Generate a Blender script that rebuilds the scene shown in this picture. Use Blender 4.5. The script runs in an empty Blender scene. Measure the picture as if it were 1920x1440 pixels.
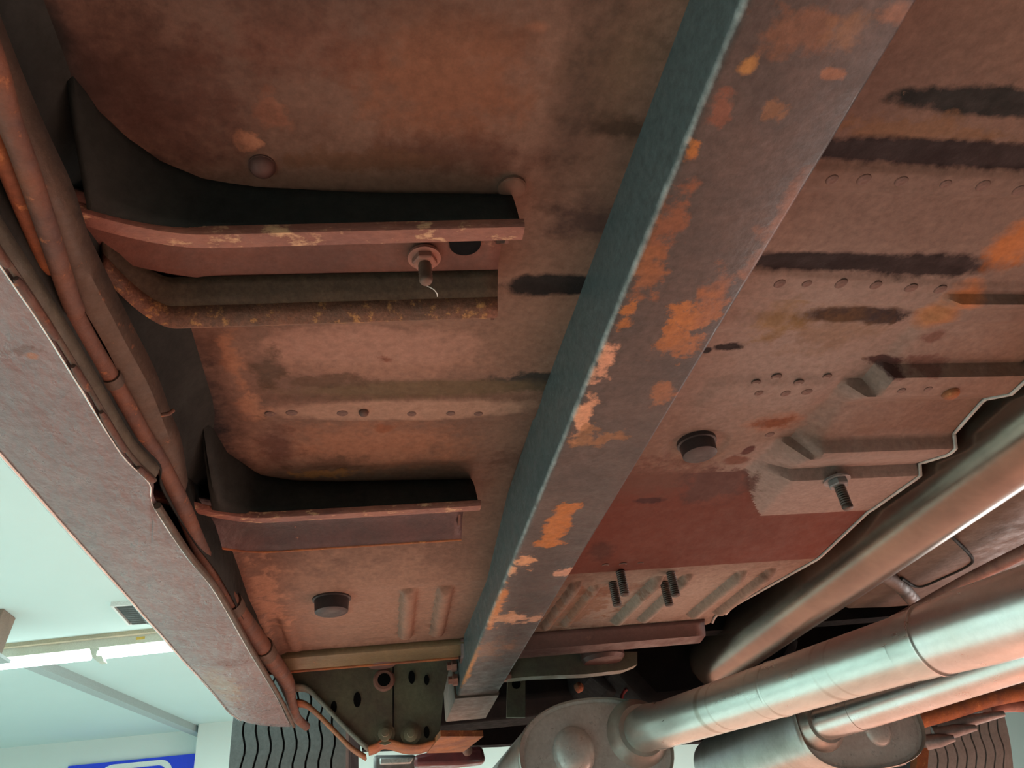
import bpy, bmesh, math, random
import numpy as np
from mathutils import Vector, Matrix

S = bpy.context.scene
COL = S.collection
random.seed(7)
rng = np.random.default_rng(7)

# ------------------------------------------------------------------ camera
CZ = 1.5                                   # height of the lens over the workshop floor
F = 1400.0                                 # focal length in pixels of a 1920 px wide frame
fw = Vector((.1802, .811, .5563)).normalized()
rt = Vector((.9835, -.139, -.1159)); rt = (rt - fw * rt.dot(fw)).normalized()
dn = fw.cross(rt).normalized()
cam = bpy.data.cameras.new('camera')
cam.sensor_width = 36.0
cam.lens = F * 36.0 / 1920.0
cam.clip_start = .01
co = bpy.data.objects.new('camera', cam); COL.objects.link(co)
M3 = Matrix((rt, -dn, -fw)).transposed()
co.matrix_world = Matrix.Translation((0, 0, CZ)) @ M3.to_4x4()
S.camera = co

def ray(u, v):
    return rt * ((u - 960) / F) + dn * ((v - 720) / F) + fw

def at(u, v, x=None, y=None, z=None):
    """point of the car frame (origin at lens height) that stands at pixel u, v at a known x, y or height z"""
    r = ray(u, v)
    t = x / r.x if x is not None else (y / r.y if y is not None else z / r.z)
    return r * t

def proj(p):
    p = Vector(p); d_ = p.dot(fw); return (960 + F * p.dot(rt) / d_, 720 + F * p.dot(dn) / d_)

# ------------------------------------------------------------------ light
w = bpy.data.worlds.new('world'); S.world = w; w.use_nodes = True
bg = w.node_tree.nodes['Background']
bg.inputs[0].default_value = (.72, .96, .93, 1)
bg.inputs[1].default_value = .13

def area(name, loc, target, size, sy, power, color):
    l = bpy.data.lights.new(name, 'AREA'); l.shape = 'RECTANGLE'
    l.size = size; l.size_y = sy; l.energy = power; l.color = color
    o = bpy.data.objects.new(name, l); COL.objects.link(o)
    o.location = loc
    o.rotation_euler = (Vector(target) - Vector(loc)).to_track_quat('-Z', 'Y').to_euler()
    return o
area('door_daylight', (4.8, 3.4, .95), (.3, .6, 1.75), 2.4, 1.5, 90, (1, .94, .90))
area('ceiling_lamps_front', (1.0, 5.8, 3.30), (1.0, 5.8, 0), 5, 1.4, 330, (.82, 1, .98))
area('ceiling_lamps_left', (-2.6, 1.6, 3.30), (-2.6, 1.6, 0), 1.2, 5, 330, (.76, 1, .97))
area('ceiling_lamps_right', (3.5, 3.8, 3.30), (3.5, 3.8, 0), 1.2, 4, 160, (.92, 1, .96))
# added unseen spot on the right; the red floor bounces it onto the underside
sp = bpy.data.lights.new('floor_bounce_spot', 'SPOT'); sp.energy = 9500; sp.color = (1, .92, .86)
sp.spot_size = math.radians(19); sp.spot_blend = .25; sp.shadow_soft_size = .1
so = bpy.data.objects.new('floor_bounce_spot', sp); COL.objects.link(so); so.location = (6.6, 1.6, 3.2)
so.rotation_euler = (Vector((2.0, 1.15, 0)) - Vector(so.location)).to_track_quat('-Z', 'Y').to_euler()

S.view_settings.view_transform = 'Standard'
S.view_settings.look = 'None'
S.view_settings.gamma = 1
S.view_settings.use_curve_mapping = False
S.view_settings.exposure = 0.0

# ------------------------------------------------------------------ materials
def lin(r, g, b):
    f = lambda c: (c / 255 / 12.92) if c / 255 <= .04045 else ((c / 255 + .055) / 1.055) ** 2.4
    return (f(r), f(g), f(b), 1)

def material(name, base, second=None, spots=None, rough=.7, metal=0., scale=7., fine=55., bump=.25,
             bump_scale=140., spot_level=.62, patches=(), spec=.5, stretch=(1, 1, 1), big_level=.5,
             rough_var=.12, lump=0., lump_scale=45., grain=.13, ragged=2.2, tint=None):
    m = bpy.data.materials.new(name); m.use_nodes = True
    nt = m.node_tree; N = nt.nodes; L = nt.links
    bs = N['Principled BSDF']
    tc = N.new('ShaderNodeTexCoord')
    mp = N.new('ShaderNodeMapping'); mp.inputs['Scale'].default_value = stretch
    L.new(tc.outputs['Object'], mp.inputs[0])
    def noise(sc, det=6, rg=.6):
        n = N.new('ShaderNodeTexNoise'); n.inputs['Scale'].default_value = sc
        n.inputs['Detail'].default_value = det; n.inputs['Roughness'].default_value = rg
        L.new(mp.outputs[0], n.inputs['Vector']); return n.outputs['Fac']
    def mrange(src, a, b, lo=0., hi=1.):
        r = N.new('ShaderNodeMapRange'); r.inputs[1].default_value = a; r.inputs[2].default_value = b
        r.inputs[3].default_value = lo; r.inputs[4].default_value = hi; L.new(src, r.inputs[0]); return r.outputs[0]
    def mix(fac, a, b):
        x = N.new('ShaderNodeMix'); x.data_type = 'RGBA'
        if fac is not None: L.new(fac, x.inputs[0])
        if isinstance(a, tuple): x.inputs[6].default_value = a
        else: L.new(a, x.inputs[6])
        if isinstance(b, tuple): x.inputs[7].default_value = b
        else: L.new(b, x.inputs[7])
        return x.outputs[2]
    nb = noise(scale); nf = noise(fine, 8, .65)
    col = mix(mrange(nb, big_level - .12, big_level + .12), base, second or base)
    for (c, r, color, soft, amp) in patches:
        amp = amp * ragged
        inv = [1 / q for q in r]
        a = N.new('ShaderNodeVectorMath'); a.operation = 'MULTIPLY_ADD'
        L.new(tc.outputs['Object'], a.inputs[0]); a.inputs[1].default_value = inv
        a.inputs[2].default_value = [-c[k] * inv[k] for k in range(3)]
        ln = N.new('ShaderNodeVectorMath'); ln.operation = 'LENGTH'; L.new(a.outputs[0], ln.inputs[0])
        ma = N.new('ShaderNodeMath'); ma.operation = 'MULTIPLY_ADD'
        L.new(nf, ma.inputs[0]); ma.inputs[1].default_value = amp; ma.inputs[2].default_value = 1 - .5 * amp
        sb = N.new('ShaderNodeMath'); sb.operation = 'SUBTRACT'; L.new(ma.outputs[0], sb.inputs[0]); L.new(ln.outputs['Value'], sb.inputs[1])
        col = mix(mrange(sb.outputs[0], 0, soft, 0, color[3] if len(color) > 3 else 1), col, tuple(color[:3]) + (1,))
    if spots:
        col = mix(mrange(nf, spot_level, spot_level + .08), col, spots)
    if tint:
        tn = N.new('ShaderNodeMix'); tn.data_type = 'RGBA'; tn.blend_type = 'MULTIPLY'; tn.inputs[0].default_value = 1
        L.new(col, tn.inputs[6]); tn.inputs[7].default_value = tuple(tint) + (1,); col = tn.outputs[2]
    # grain
    g = N.new('ShaderNodeMix'); g.data_type = 'RGBA'; g.blend_type = 'MULTIPLY'; g.inputs[0].default_value = 1
    L.new(col, g.inputs[6]); gv = mrange(noise(fine * 3.1, 6, .7), .34, .66, 1 - grain, 1 + grain)
    L.new(gv, g.inputs[7])
    L.new(g.outputs[2], bs.inputs['Base Color'])
    bs.inputs['Metallic'].default_value = metal
    bs.inputs['Specular IOR Level'].default_value = spec
    L.new(mrange(nf, .35, .65, max(.03, rough - rough_var), min(1, rough + rough_var)), bs.inputs['Roughness'])
    if bump:
        b = N.new('ShaderNodeBump'); b.inputs['Strength'].default_value = bump; b.inputs['Distance'].default_value = .002
        L.new(noise(bump_scale, 5), b.inputs['Height'])
        last = b
        if lump:
            b2 = N.new('ShaderNodeBump'); b2.inputs['Strength'].default_value = lump; b2.inputs['Distance'].default_value = .004
            L.new(noise(lump_scale, 3, .5), b2.inputs['Height']); L.new(b.outputs[0], b2.inputs['Normal']); last = b2
        L.new(last.outputs[0], bs.inputs['Normal'])
    return m

def emitter(name, color, strength):
    m = bpy.data.materials.new(name); m.use_nodes = True
    bs = m.node_tree.nodes['Principled BSDF']
    bs.inputs['Base Color'].default_value = (.9, .9, .9, 1)
    bs.inputs['Emission Color'].default_value = color; bs.inputs['Emission Strength'].default_value = strength
    return m

def px_patch(u, v, du, dv, color, soft=.35, amp=1.6, z=.30):
    c = at(u, v, z=z)
    rx = abs((at(u + du, v, z=z) - at(u - du, v, z=z)).x) / 2
    ry = abs((at(u, v + dv, z=z) - at(u, v - dv, z=z)).y) / 2
    return ((c.x, c.y, c.z), (max(rx, .001), max(ry, .001), .25), color, soft, amp)

NEAR_BLACK = (.014, .008, .009)
OLIVE = (.10, .065, .035)
ORANGE = (.42, .14, .035)
PALE = (.46, .25, .17)
DKRUST = (.085, .035, .025)
PINK = (.33, .232, .205)
RED = (.155, .046, .031)

floor_patches = [
    # broad tone: browner to the left, pinker to the right
    px_patch(1500, 640, 420, 300, PINK + (.8,), .8, .5),
    px_patch(1750, 400, 300, 160, (.19, .112, .092, .85), .8, .5),
    px_patch(700, 670, 280, 80, (.32, .165, .12, .8), .6, .8),
    px_patch(680, 1120, 230, 90, (.33, .185, .135, .85), .6, .8, z=.28),
    px_patch(700, 840, 220, 60, (.33, .145, .09, .8), .6, .8),
    px_patch(830, 140, 220, 190, (.22, .088, .05, .85), .6, .9),
    px_patch(1250, 1110, 300, 70, (.38, .275, .225, .9), .6, .6, z=.28),
    px_patch(1650, 170, 520, 300, (.135, .080, .066, .75), .9, .6),  # weaker light at the near right, painted as a darker tone
    # toe slope: plain red oxide
    px_patch(1590, 902, 260, 80, PINK + (.8,), .3, .10, z=.287),
    px_patch(330, 170, 330, 240, (.085, .042, .031, .75), .9, .6),  # dirt and dim corner light, both put into this dark tone
    px_patch(1230, 900, 160, 45, (.15, .065, .05, .8), .5, 1.4),
    px_patch(1350, 905, 60, 30, (.11, .05, .042, .9), .4, 1.4),
    # dark bands on the right
    px_patch(1880, 192, 230, 34, (.010, .012, .012), .3, .5),
    px_patch(1720, 245, 190, 34, (.20, .10, .055, .8), .5, 1.8),
    px_patch(1740, 285, 320, 30, NEAR_BLACK, .3, .45),
    px_patch(1880, 294, 240, 28, NEAR_BLACK, .3, .45),
    px_patch(1540, 490, 220, 20, NEAR_BLACK, .3, .4),
    px_patch(1740, 497, 170, 26, NEAR_BLACK, .35, .6),
    px_patch(1605, 588, 122, 15, NEAR_BLACK, .35, .5),
    px_patch(1650, 595, 60, 12, NEAR_BLACK, .35, 1.2),
    px_patch(1363, 650, 30, 8, NEAR_BLACK, .4, 1.),
    px_patch(1326, 657, 10, 8, NEAR_BLACK, .4, .6),
    px_patch(1450, 793, 38, 11, (.03, .014, .016), .4, 1.),
    px_patch(1452, 793, 62, 20, (.30, .085, .03, .55), .6, 1.),
    px_patch(1403, 845, 11, 9, (.09, .03, .026), .3, .6),
    px_patch(1380, 864, 28, 9, (.17, .07, .05), .3, .5),
    px_patch(1660, 672, 34, 11, (.07, .03, .027), .4, 1.2),
    px_patch(1730, 668, 44, 12, (.16, .07, .055, .8), .4, 1.6),
    px_patch(1745, 625, 26, 14, (.14, .055, .04, .8), .5, 1.),
    px_patch(1560, 620, 120, 60, (.20, .10, .05, .5), .7, 1.2),
    px_patch(1460, 600, 60, 44, (.24, .13, .045, .7), .7, 1.2),
    px_patch(1905, 460, 60, 60, (.50, .155, .045, .9), .6, .7),
    px_patch(1805, 545, 40, 28, (.52, .17, .06, .8), .7, .7),
    px_patch(1750, 585, 40, 30, (.42, .16, .06, .8), .5, .4),
    # left, behind the rail
    px_patch(1040, 533, 115, 22, (.012, .010, .010), .3, .5),
    px_patch(1000, 716, 105, 22, (.03, .026, .023), .35, .8),
    px_patch(760, 765, 275, 22, (.36, .205, .15, .9), .3, .4),
    px_patch(800, 728, 310, 19, (.125, .080, .045, .9), .4, .4),
    px_patch(690, 652, 250, 42, (.36, .19, .145, .8), .4, .6),
    px_patch(1000, 860, 110, 24, (.09, .042, .03, .6), .6, 1.4),
    px_patch(1160, 240, 110, 30, (.055, .03, .02, .9), .6, .9),
    px_patch(1150, 120, 120, 130, (.13, .078, .05, .6), .7, .8),  # olive tone of the rail's shadow, put into the colour
    px_patch(1100, 410, 110, 46, (.05, .026, .024, .8), .7, 1.),
    px_patch(860, 290, 240, 45, (.10, .042, .03, .65), .7, 1.6),
    px_patch(660, 300, 160, 26, (.16, .075, .045, .8), .6, 2.2),
    px_patch(470, 262, 26, 18, (.50, .22, .13), .5, 2.4),
    px_patch(500, 205, 42, 40, (.32, .13, .08, .6), .6, 2.4),
    px_patch(1010, 50, 28, 14, (.36, .15, .09, .7), .8, .6),
    px_patch(560, 60, 220, 120, (.14, .052, .034, .7), .8, 1.2),
    px_patch(350, 200, 190, 170, (.085, .034, .024, .8), .8, .9),
    px_patch(380, 640, 60, 60, (.10, .045, .03, .7), .6, 1.2),
    px_patch(440, 690, 22, 70, (.38, .17, .10, .7), .6, 2.0),
    px_patch(500, 695, 36, 40, (.075, .045, .03, .8), .5, 1.4),
    px_patch(600, 716, 120, 16, (.10, .055, .035, .8), .5, 1.4),
    px_patch(470, 760, 36, 26, (.40, .19, .12, .8), .6, 2.0),
    px_patch(520, 840, 42, 44, (.08, .035, .03, .7), .6, 1.4),
    px_patch(620, 868, 90, 20, (.09, .05, .035, .7), .6, 1.6),
    px_patch(600, 888, 70, 8, (.42, .18, .07, .9), .5, 2.0),
    px_patch(725, 675, 22, 10, (.16, .05, .03, .8), .5, 1.6),
    px_patch(725, 803, 22, 10, (.22, .07, .035, .7), .6, 1.6),
    px_patch(500, 1110, 40, 60, (.46, .24, .16, .7), .6, 2.4, z=.28),
    px_patch(450, 1090, 32, 80, (.10, .035, .024, .8), .7, 1.0, z=.28),
    px_patch(680, 1215, 150, 16, (.13, .085, .035, .9), .5, .9, z=.275),
    px_patch(1090, 1120, 70, 36, (.24, .10, .055, .7), .5, 1.8, z=.278),
    px_patch(1150, 1090, 80, 10, (.20, .08, .05, .6), .5, 1.8, z=.278),
    px_patch(600, -60, 900, 170, (.06, .034, .027, .7), .9, .5),  # light falling off at the near end, painted in
    px_patch(1080, 200, 70, 260, (.075, .045, .034, .7), .8, .5),  # rail's shadow on the floor, painted dark alongside it
    # shade beside the sill, painted near-black into the floor colour
    px_patch(25, 130, 175, 300, (.012, .014, .014), .5, .35),
    px_patch(150, 150, 230, 260, (.045, .022, .018, .9), .9, .3),
    px_patch(60, 60, 80, 250, (.010, .012, .012), .5, .3),
    px_patch(200, 320, 160, 60, (.012, .013, .013), .6, .5),
    px_patch(320, 770, 150, 200, (.014, .012, .014), .5, .35),
    px_patch(400, 880, 90, 50, (.014, .012, .014), .6, .5),
    px_patch(400, 1060, 40, 120, (.02, .012, .012, .9), .6, .5, z=.28),
]
M_FLOOR = material('rusty_floor_pan', (.225, .122, .088, 1), (.17, .09, .066, 1), (.32, .19, .13, 1), rough=.62,
                   scale=9, fine=60, bump=.22, spot_level=.68, patches=floor_patches, spec=.18, grain=.17, tint=(.84, .93, .93))
M_RUST = material('brown_rust', (.22, .085, .05, 1), (.14, .055, .036, 1), (.42, .20, .11, 1), rough=.75, scale=30, fine=110, bump=.6, spot_level=.6)
M_ORUST = material('orange_rust', (.36, .125, .04, 1), (.22, .08, .04, 1), (.50, .22, .09, 1), rough=.8, scale=35, fine=120, bump=.6, spot_level=.6)
M_DARK = material('dark_undercoat_and_shade', (.028, .034, .032, 1), (.018, .022, .021, 1), None, rough=.75, scale=14, bump=.3, spec=.12)  # undercoat; on the sill walls the near-black stands for shade
M_BLACK = material('engine_bay_black', (.005, .006, .007, 1), (.008, .008, .008, 1), None, rough=.9, scale=14, bump=.2, spec=.1)  # darkness of the unlit bay put into the colour
M_ROCKER = material('lumpy_pink_grey_undercoat', (.245, .208, .215, 1), (.19, .158, .165, 1), (.31, .275, .275, 1), rough=.36, scale=9, fine=90,
                    bump=.9, bump_scale=190, spot_level=.66, lump=1., lump_scale=48, stretch=(1, .6, 1),
                    patches=[px_patch(430, 1240, 70, 10, (.14, .07, .065, .6), .6, .6, z=.225),
                             px_patch(420, 1285, 40, 40, (.30, .27, .21, .7), .6, 1.4, z=.225),
                             px_patch(30, 650, 60, 10, (.12, .06, .05, .7), .5, 2.2, z=.225),
                             px_patch(60, 660, 14, 8, (.36, .13, .05, .8), .5, 2., z=.225)])
M_SEALER = material('grey_green_sealer', (.13, .12, .085, 1), (.085, .08, .06, 1), None, rough=.7, scale=30, bump=.5)
M_LINE = material('rusty_line', (.17, .07, .038, 1), (.10, .054, .042, 1), (.33, .14, .065, 1), rough=.7, scale=26, fine=120, bump=.5, spot_level=.62)
M_FLANGE = material('brown_flange', (.105, .068, .046, 1), (.075, .055, .04, 1), (.26, .12, .065, 1), rough=.7, scale=24, fine=110, bump=.5, spot_level=.64)
M_LIP = material('worn_channel_lip', (.26, .11, .075, 1), (.17, .07, .055, 1), (.52, .33, .19, 1), rough=.6, scale=40, fine=130, bump=.7, spot_level=.56, stretch=(.5, 1, 1))
M_CHAN = material('channel_floor', (.15, .062, .042, 1), (.105, .046, .034, 1), (.22, .11, .07, 1), rough=.7, scale=20, fine=90, bump=.35, spot_level=.64)
M_CHANR = material('channel_rolled_edge', (.20, .088, .05, 1), (.12, .065, .042, 1), (.40, .21, .08, 1), rough=.7, scale=22, fine=170, bump=.8, spot_level=.55, grain=.3)
M_PLUG = material('rubber_plug', (.030, .026, .028, 1), (.045, .034, .034, 1), None, rough=.5, scale=40, bump=.15)
M_PLUGB = material('dusty_plug', (.12, .062, .052, 1), (.085, .045, .04, 1), None, rough=.6, scale=40, bump=.15)
M_WELD = material('spot_weld_metal', (.15, .08, .062, 1), (.08, .045, .036, 1), None, rough=.6, scale=160, bump=.3)
M_STUD = material('dark_threaded_steel', (.085, .058, .046, 1), (.055, .042, .036, 1), (.2, .1, .06, 1), rough=.5, metal=.4, scale=60, bump=.2)
M_RUSTY = material('rusty_thread', (.15, .085, .06, 1), (.10, .06, .045, 1), None, rough=.6, scale=60, bump=.2)
M_NUT = material('rusty_nut', (.34, .16, .12, 1), (.24, .11, .085, 1), None, rough=.6, scale=60, bump=.3)
def drip(u, v, wy, al=.8):
    q = at(u, v, z=.12); return ((q.x, q.y, .12), (.06, wy * 1.6, .2), (.17, .12, .05, al), .6, .06)
M_PIPE = material('aluminised_pipe', (.66, .71, .67, 1), (.58, .61, .57, 1), None, rough=.31, metal=.9, scale=16, fine=60, bump=0, stretch=(1, .3, 1), rough_var=.04, grain=.06,
                  patches=[drip(1636, 1250, .0035), drip(1604, 1270, .0028), drip(1660, 1240, .002, .6), drip(1535, 1290, .003, .6), drip(1500, 1300, .002, .5), drip(1410, 1330, .002, .5), drip(1320, 1345, .003, .4)])
M_PIPE2 = material('newer_pipe_sleeve', (.74, .72, .70, 1), (.68, .64, .60, 1), None, rough=.30, metal=.95, scale=20, fine=60, bump=.02, rough_var=.03, grain=.05)
M_MUFF = material('muffler_steel', (.55, .54, .50, 1), (.46, .44, .40, 1), (.36, .33, .29, 1), rough=.36, metal=.9, scale=26, fine=70, bump=.04, spot_level=.7, rough_var=.04, grain=.06)
M_PLATE = material('muffler_end_plate', (.58, .60, .58, 1), (.50, .515, .495, 1), (.36, .34, .32, 1), rough=.36, metal=.3, scale=26, fine=70, bump=.1, spot_level=.68)
M_SHAFT = material('driveshaft_steel', (.25, .195, .155, 1), (.18, .14, .115, 1), (.34, .25, .20, 1), rough=.24, metal=.85, scale=10, fine=30, bump=.03, spot_level=.72, rough_var=.03, grain=.06)
M_TUNNEL = material('tunnel_brown', (.105, .072, .048, 1), (.075, .05, .034, 1), None, rough=.6, scale=12, bump=.2)
M_TORQ = material('olive_torque_box', (.19, .185, .12, 1), (.14, .115, .085, 1), (.20, .13, .085, 1), rough=.5, scale=16, fine=60, bump=.2, spot_level=.66)
M_GREYM = material('grey_cast_metal', (.25, .24, .235, 1), (.18, .17, .17, 1), None, rough=.45, metal=.3, scale=40, bump=.2)
M_MAROON = material('maroon_paint', (.16, .03, .032, 1), (.10, .02, .022, 1), None, rough=.4, scale=20, bump=.1)
M_TIRE = material('dusty_tyre_rubber', (.165, .185, .18, 1), (.14, .155, .15, 1), None, rough=.75, scale=30, bump=.3)
M_TIRED = material('tyre_groove_black', (.012, .012, .013, 1), None, None, rough=.8, bump=0)

# ------------------------------------------------------------------ mesh helpers
def link(name, me, mat, parent=None, smooth=None, label=None):
    if mat: me.materials.append(mat)
    me.update()
    if smooth is not None:
        me.shade_smooth(); me.set_sharp_from_angle(angle=math.radians(smooth))
    o = bpy.data.objects.new(name, me); COL.objects.link(o)
    if parent: o.parent = parent
    if label: o['label'] = label
    return o

def from_py(name, vs, fs, mat, parent=None, smooth=None, label=None, fix=True):
    me = bpy.data.meshes.new(name); me.from_pydata([tuple(v) for v in vs], [], [tuple(f) for f in fs])
    if fix:
        bm = bmesh.new(); bm.from_mesh(me); bmesh.ops.recalc_face_normals(bm, faces=bm.faces); bm.to_mesh(me); bm.free()
    return link(name, me, mat, parent, smooth, label)

def grid(P, closed=False, capped=False):
    """P[i][j] rows of points -> verts, faces (rows closed into rings when asked)"""
    n, m = len(P), len(P[0]); vs = [p for r in P for p in r]; fs = []
    for i in range(n - 1):
        for j in range(m if closed else m - 1):
            k = (j + 1) % m
            fs.append((i * m + j, i * m + k, (i + 1) * m + k, (i + 1) * m + j))
    if capped:
        fs.append(tuple(range(m))[::-1]); fs.append(tuple((n - 1) * m + j for j in range(m)))
    return vs, fs

def sheet(name, P, mat, parent, th=.0015, smooth=40, label=None):
    vs, fs = grid(P); o = from_py(name, vs, fs, mat, parent, smooth, label)
    s = o.modifiers.new('thickness', 'SOLIDIFY'); s.thickness = th; s.offset = 0
    return o

def tube_pts(path, rad, seg=16):
    path = [Vector(p) for p in path]; n = len(path)
    if not hasattr(rad, '__len__'): rad = [rad] * n
    T = []
    for i in range(n):
        T.append((path[min(i + 1, n - 1)] - path[max(i - 1, 0)]).normalized())
    a = Vector((0, 0, 1)) if abs(T[0].z) < .9 else Vector((1, 0, 0))
    nrm = (a - T[0] * a.dot(T[0])).normalized(); P = []
    for i in range(n):
        nrm = (nrm - T[i] * nrm.dot(T[i])).normalized(); b = T[i].cross(nrm)
        P.append([path[i] + (nrm * math.cos(q) + b * math.sin(q)) * rad[i] for q in [2 * math.pi * k / seg for k in range(seg)]])
    return P

def tube(name, path, rad, mat, parent, seg=16, label=None, smooth=45):
    vs, fs = grid(tube_pts(path, rad, seg), True, True)
    return from_py(name, vs, fs, mat, parent, smooth, label)

def smooth_path(pts, k=6):
    """Catmull-Rom through the points"""
    p = [Vector(q) for q in pts]; p = [p[0] * 2 - p[1]] + p + [p[-1] * 2 - p[-2]]; out = []
    for i in range(1, len(p) - 2):
        for s in range(k):
            t = s / k
            out.append(.5 * ((2 * p[i]) + (p[i + 1] - p[i - 1]) * t + (2 * p[i - 1] - 5 * p[i] + 4 * p[i + 1] - p[i + 2]) * t * t + (3 * p[i] - p[i - 1] - 3 * p[i + 1] + p[i + 2]) * t ** 3))
    out.append(p[-2]); return out

def prism(name, poly, axis, d0, d1, mat, parent, smooth=30, bevel=0, label=None):
    """polygon in the two other axes, extruded along axis from d0 to d1"""
    def mk(p, d):
        return {'x': (d, p[0], p[1]), 'y': (p[0], d, p[1]), 'z': (p[0], p[1], d)}[axis]
    n = len(poly); vs = [mk(p, d0) for p in poly] + [mk(p, d1) for p in poly]
    fs = [tuple(range(n)), tuple(range(n, 2 * n))[::-1]] + [(i, (i + 1) % n, n + (i + 1) % n, n + i) for i in range(n)]
    o = from_py(name, vs, fs, mat, parent, smooth, label)
    if bevel:
        b = o.modifiers.new('bevel', 'BEVEL'); b.width = bevel; b.segments = 2; b.limit_method = 'ANGLE'
    return o

def box(name, lo, hi, mat, parent=None, bevel=.0, label=None):
    return prism(name, [(lo[0], lo[1]), (hi[0], lo[1]), (hi[0], hi[1]), (lo[0], hi[1])], 'z', lo[2], hi[2], mat, parent, 30, bevel, label)

def lathe(name, prof, mat, parent, loc=(0, 0, 0), direction=(0, 0, 1), seg=20, smooth=40, label=None, squash=1.):
    """prof: (radius, height) pairs; height runs along direction from loc"""
    q = Vector(direction).to_track_quat('Z', 'Y').to_matrix(); P = []
    for r, h in prof:
        P.append([q @ Vector((r * math.cos(a), r * math.sin(a) * squash, h)) + Vector(loc) for a in [2 * math.pi * k / seg for k in range(seg)]])
    vs, fs = grid(P, True, True)
    return from_py(name, vs, fs, mat, parent, smooth, label)

def thread_prof(r, length, pitch=.0022):
    p = [(r * .6, 0)]; h = 0
    while h < length - pitch:
        p += [(r * .86, h), (r, h + pitch * .5)]; h += pitch
    return p + [(r * .9, length - .001), (r * .72, length)]

def empty(name, loc, label, cat):
    o = bpy.data.objects.new(name, None); COL.objects.link(o); o.location = loc
    o.empty_display_size = .1; o['label'] = label; o['category'] = cat
    return o

def tag(o, label, cat, group=None):
    o['label'] = label; o['category'] = cat
    if group: o['group'] = group
    return o

def struct(o):
    o['kind'] = 'structure'; return o

def sstep(a, b, x):
    t = np.clip((x - a) / (b - a), 0, 1); return t * t * (3 - 2 * t)

# ------------------------------------------------------------------ the room
HC = 1.9                                    # ceiling over the lens
ZC = CZ + HC
M_CEIL = material('ceiling_plaster', (.63, .80, .785, 1), (.61, .78, .765, 1), None, rough=.9, scale=.6, fine=4, bump=0, grain=0)
M_WALL = material('wall_plaster', (.72, .82, .79, 1), (.70, .80, .77, 1), None, rough=.9, scale=.6, fine=4, bump=0, grain=0)
M_GROUND = material('workshop_floor_with_red_bay', (.50, .50, .47, 1), (.44, .44, .42, 1), None, rough=.5, scale=1.2, fine=6, bump=.05, bump_scale=20,
                    grain=.03,
                    patches=[((2.6, 2.4, 0), (3.7, 6.0, 9), (.51, .222, .162), .05, .05)])
struct(box('floor', (-8, -7, -.1), (9, 9.9, 0), M_GROUND))
struct(box('ceiling', (-8, -7, ZC), (9, 9.9, ZC + .15), M_CEIL))
WY = 9.6
struct(box('wall_front', (-8, WY, 0), (9, WY + .2, ZC), M_WALL))
struct(box('wall_left', (-5.7, -7, 0), (-5.5, 9.9, ZC), M_WALL))
cxw = at(379, 1400, y=WY).x
struct(box('trim_pillar', (cxw, WY - .30, 0), (cxw + .75, WY, ZC), M_WALL))
# batten on the ceiling
M_BATTEN = material('grey_batten', (.42, .50, .50, 1), None, None, rough=.8, bump=0)  # the shaded side's tone is put into this grey
b0 = at(60, 1233, z=HC); b1 = at(378, 1368, z=HC); b1 = b0 + (b1 - b0) * ((WY - b0.y) / (b1.y - b0.y))
d = (b1 - b0).normalized(); sd = Vector((-d.y, d.x, 0)) * .05
vs = []
for zz in (ZC - .07, ZC):
    for p, s_ in ((b0, 1), (b0, -1), (b1, -1), (b1, 1)):
        vs.append((p.x + sd.x * s_, p.y + sd.y * s_, zz))
struct(from_py('trim_1', vs, [(0, 1, 2, 3), (4, 5, 6, 7), (0, 1, 5, 4), (1, 2, 6, 5), (2, 3, 7, 6), (3, 0, 4, 7)], M_BATTEN))

# fluorescent light
la = at(-420, 1290, z=HC - .12); lb = at(372, 1206, z=HC - .12)
ldir = Vector((lb.x - la.x, lb.y - la.y, 0)); llen = ldir.length; lang = math.atan2(ldir.y, ldir.x)
lamp = empty('ceiling_light', (la.x, la.y, ZC), 'long white fluorescent batten light with two glowing tubes on the ceiling', 'light')
lamp.rotation_euler = (0, 0, lang)
M_HOUSE = material('lamp_housing', (.62, .66, .58, 1), (.56, .58, .48, 1), None, rough=.6, scale=3, bump=0)
M_TAN = material('lamp_rail_tan', (.50, .43, .30, 1), (.42, .38, .28, 1), None, rough=.7, scale=5, bump=0)
prism('housing', [(-.05, 0), (.06, 0), (.045, -.085), (-.035, -.085)], 'x', 0, llen, M_HOUSE, lamp, 20)
prism('mounting_rail', [(-.085, 0), (-.05, 0), (-.05, -.028), (-.085, -.028)], 'x', 0, llen, M_TAN, lamp, 20)
M_TUBE = emitter('fluorescent_glow', (.85, 1, .98, 1), 4)
gx = (at(193, 1240, z=HC - .12).x - la.x) / math.cos(lang)
tube('fluorescent_tube', [(.02, 0, -.125), (gx - .03, 0, -.125)], .036, M_TUBE, lamp, 14, 'glowing white fluorescent tube')
tube('fluorescent_tube', [(gx + .03, 0, -.125), (llen - .04, 0, -.125)], .036, M_TUBE, lamp, 14, 'glowing white fluorescent tube')
prism('lamp_holder', [(gx - .03, -.085), (gx + .03, -.085), (gx + .09, -.19), (gx + .05, -.19), (gx, -.15)], 'y', -.03, .03, M_HOUSE, lamp, 20)
box('yellow_tag', (gx + .30, -.043, -.06), (gx + .36, -.039, -.03), material('tag_yellow', (.7, .5, .1, 1), bump=0), lamp)

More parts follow.
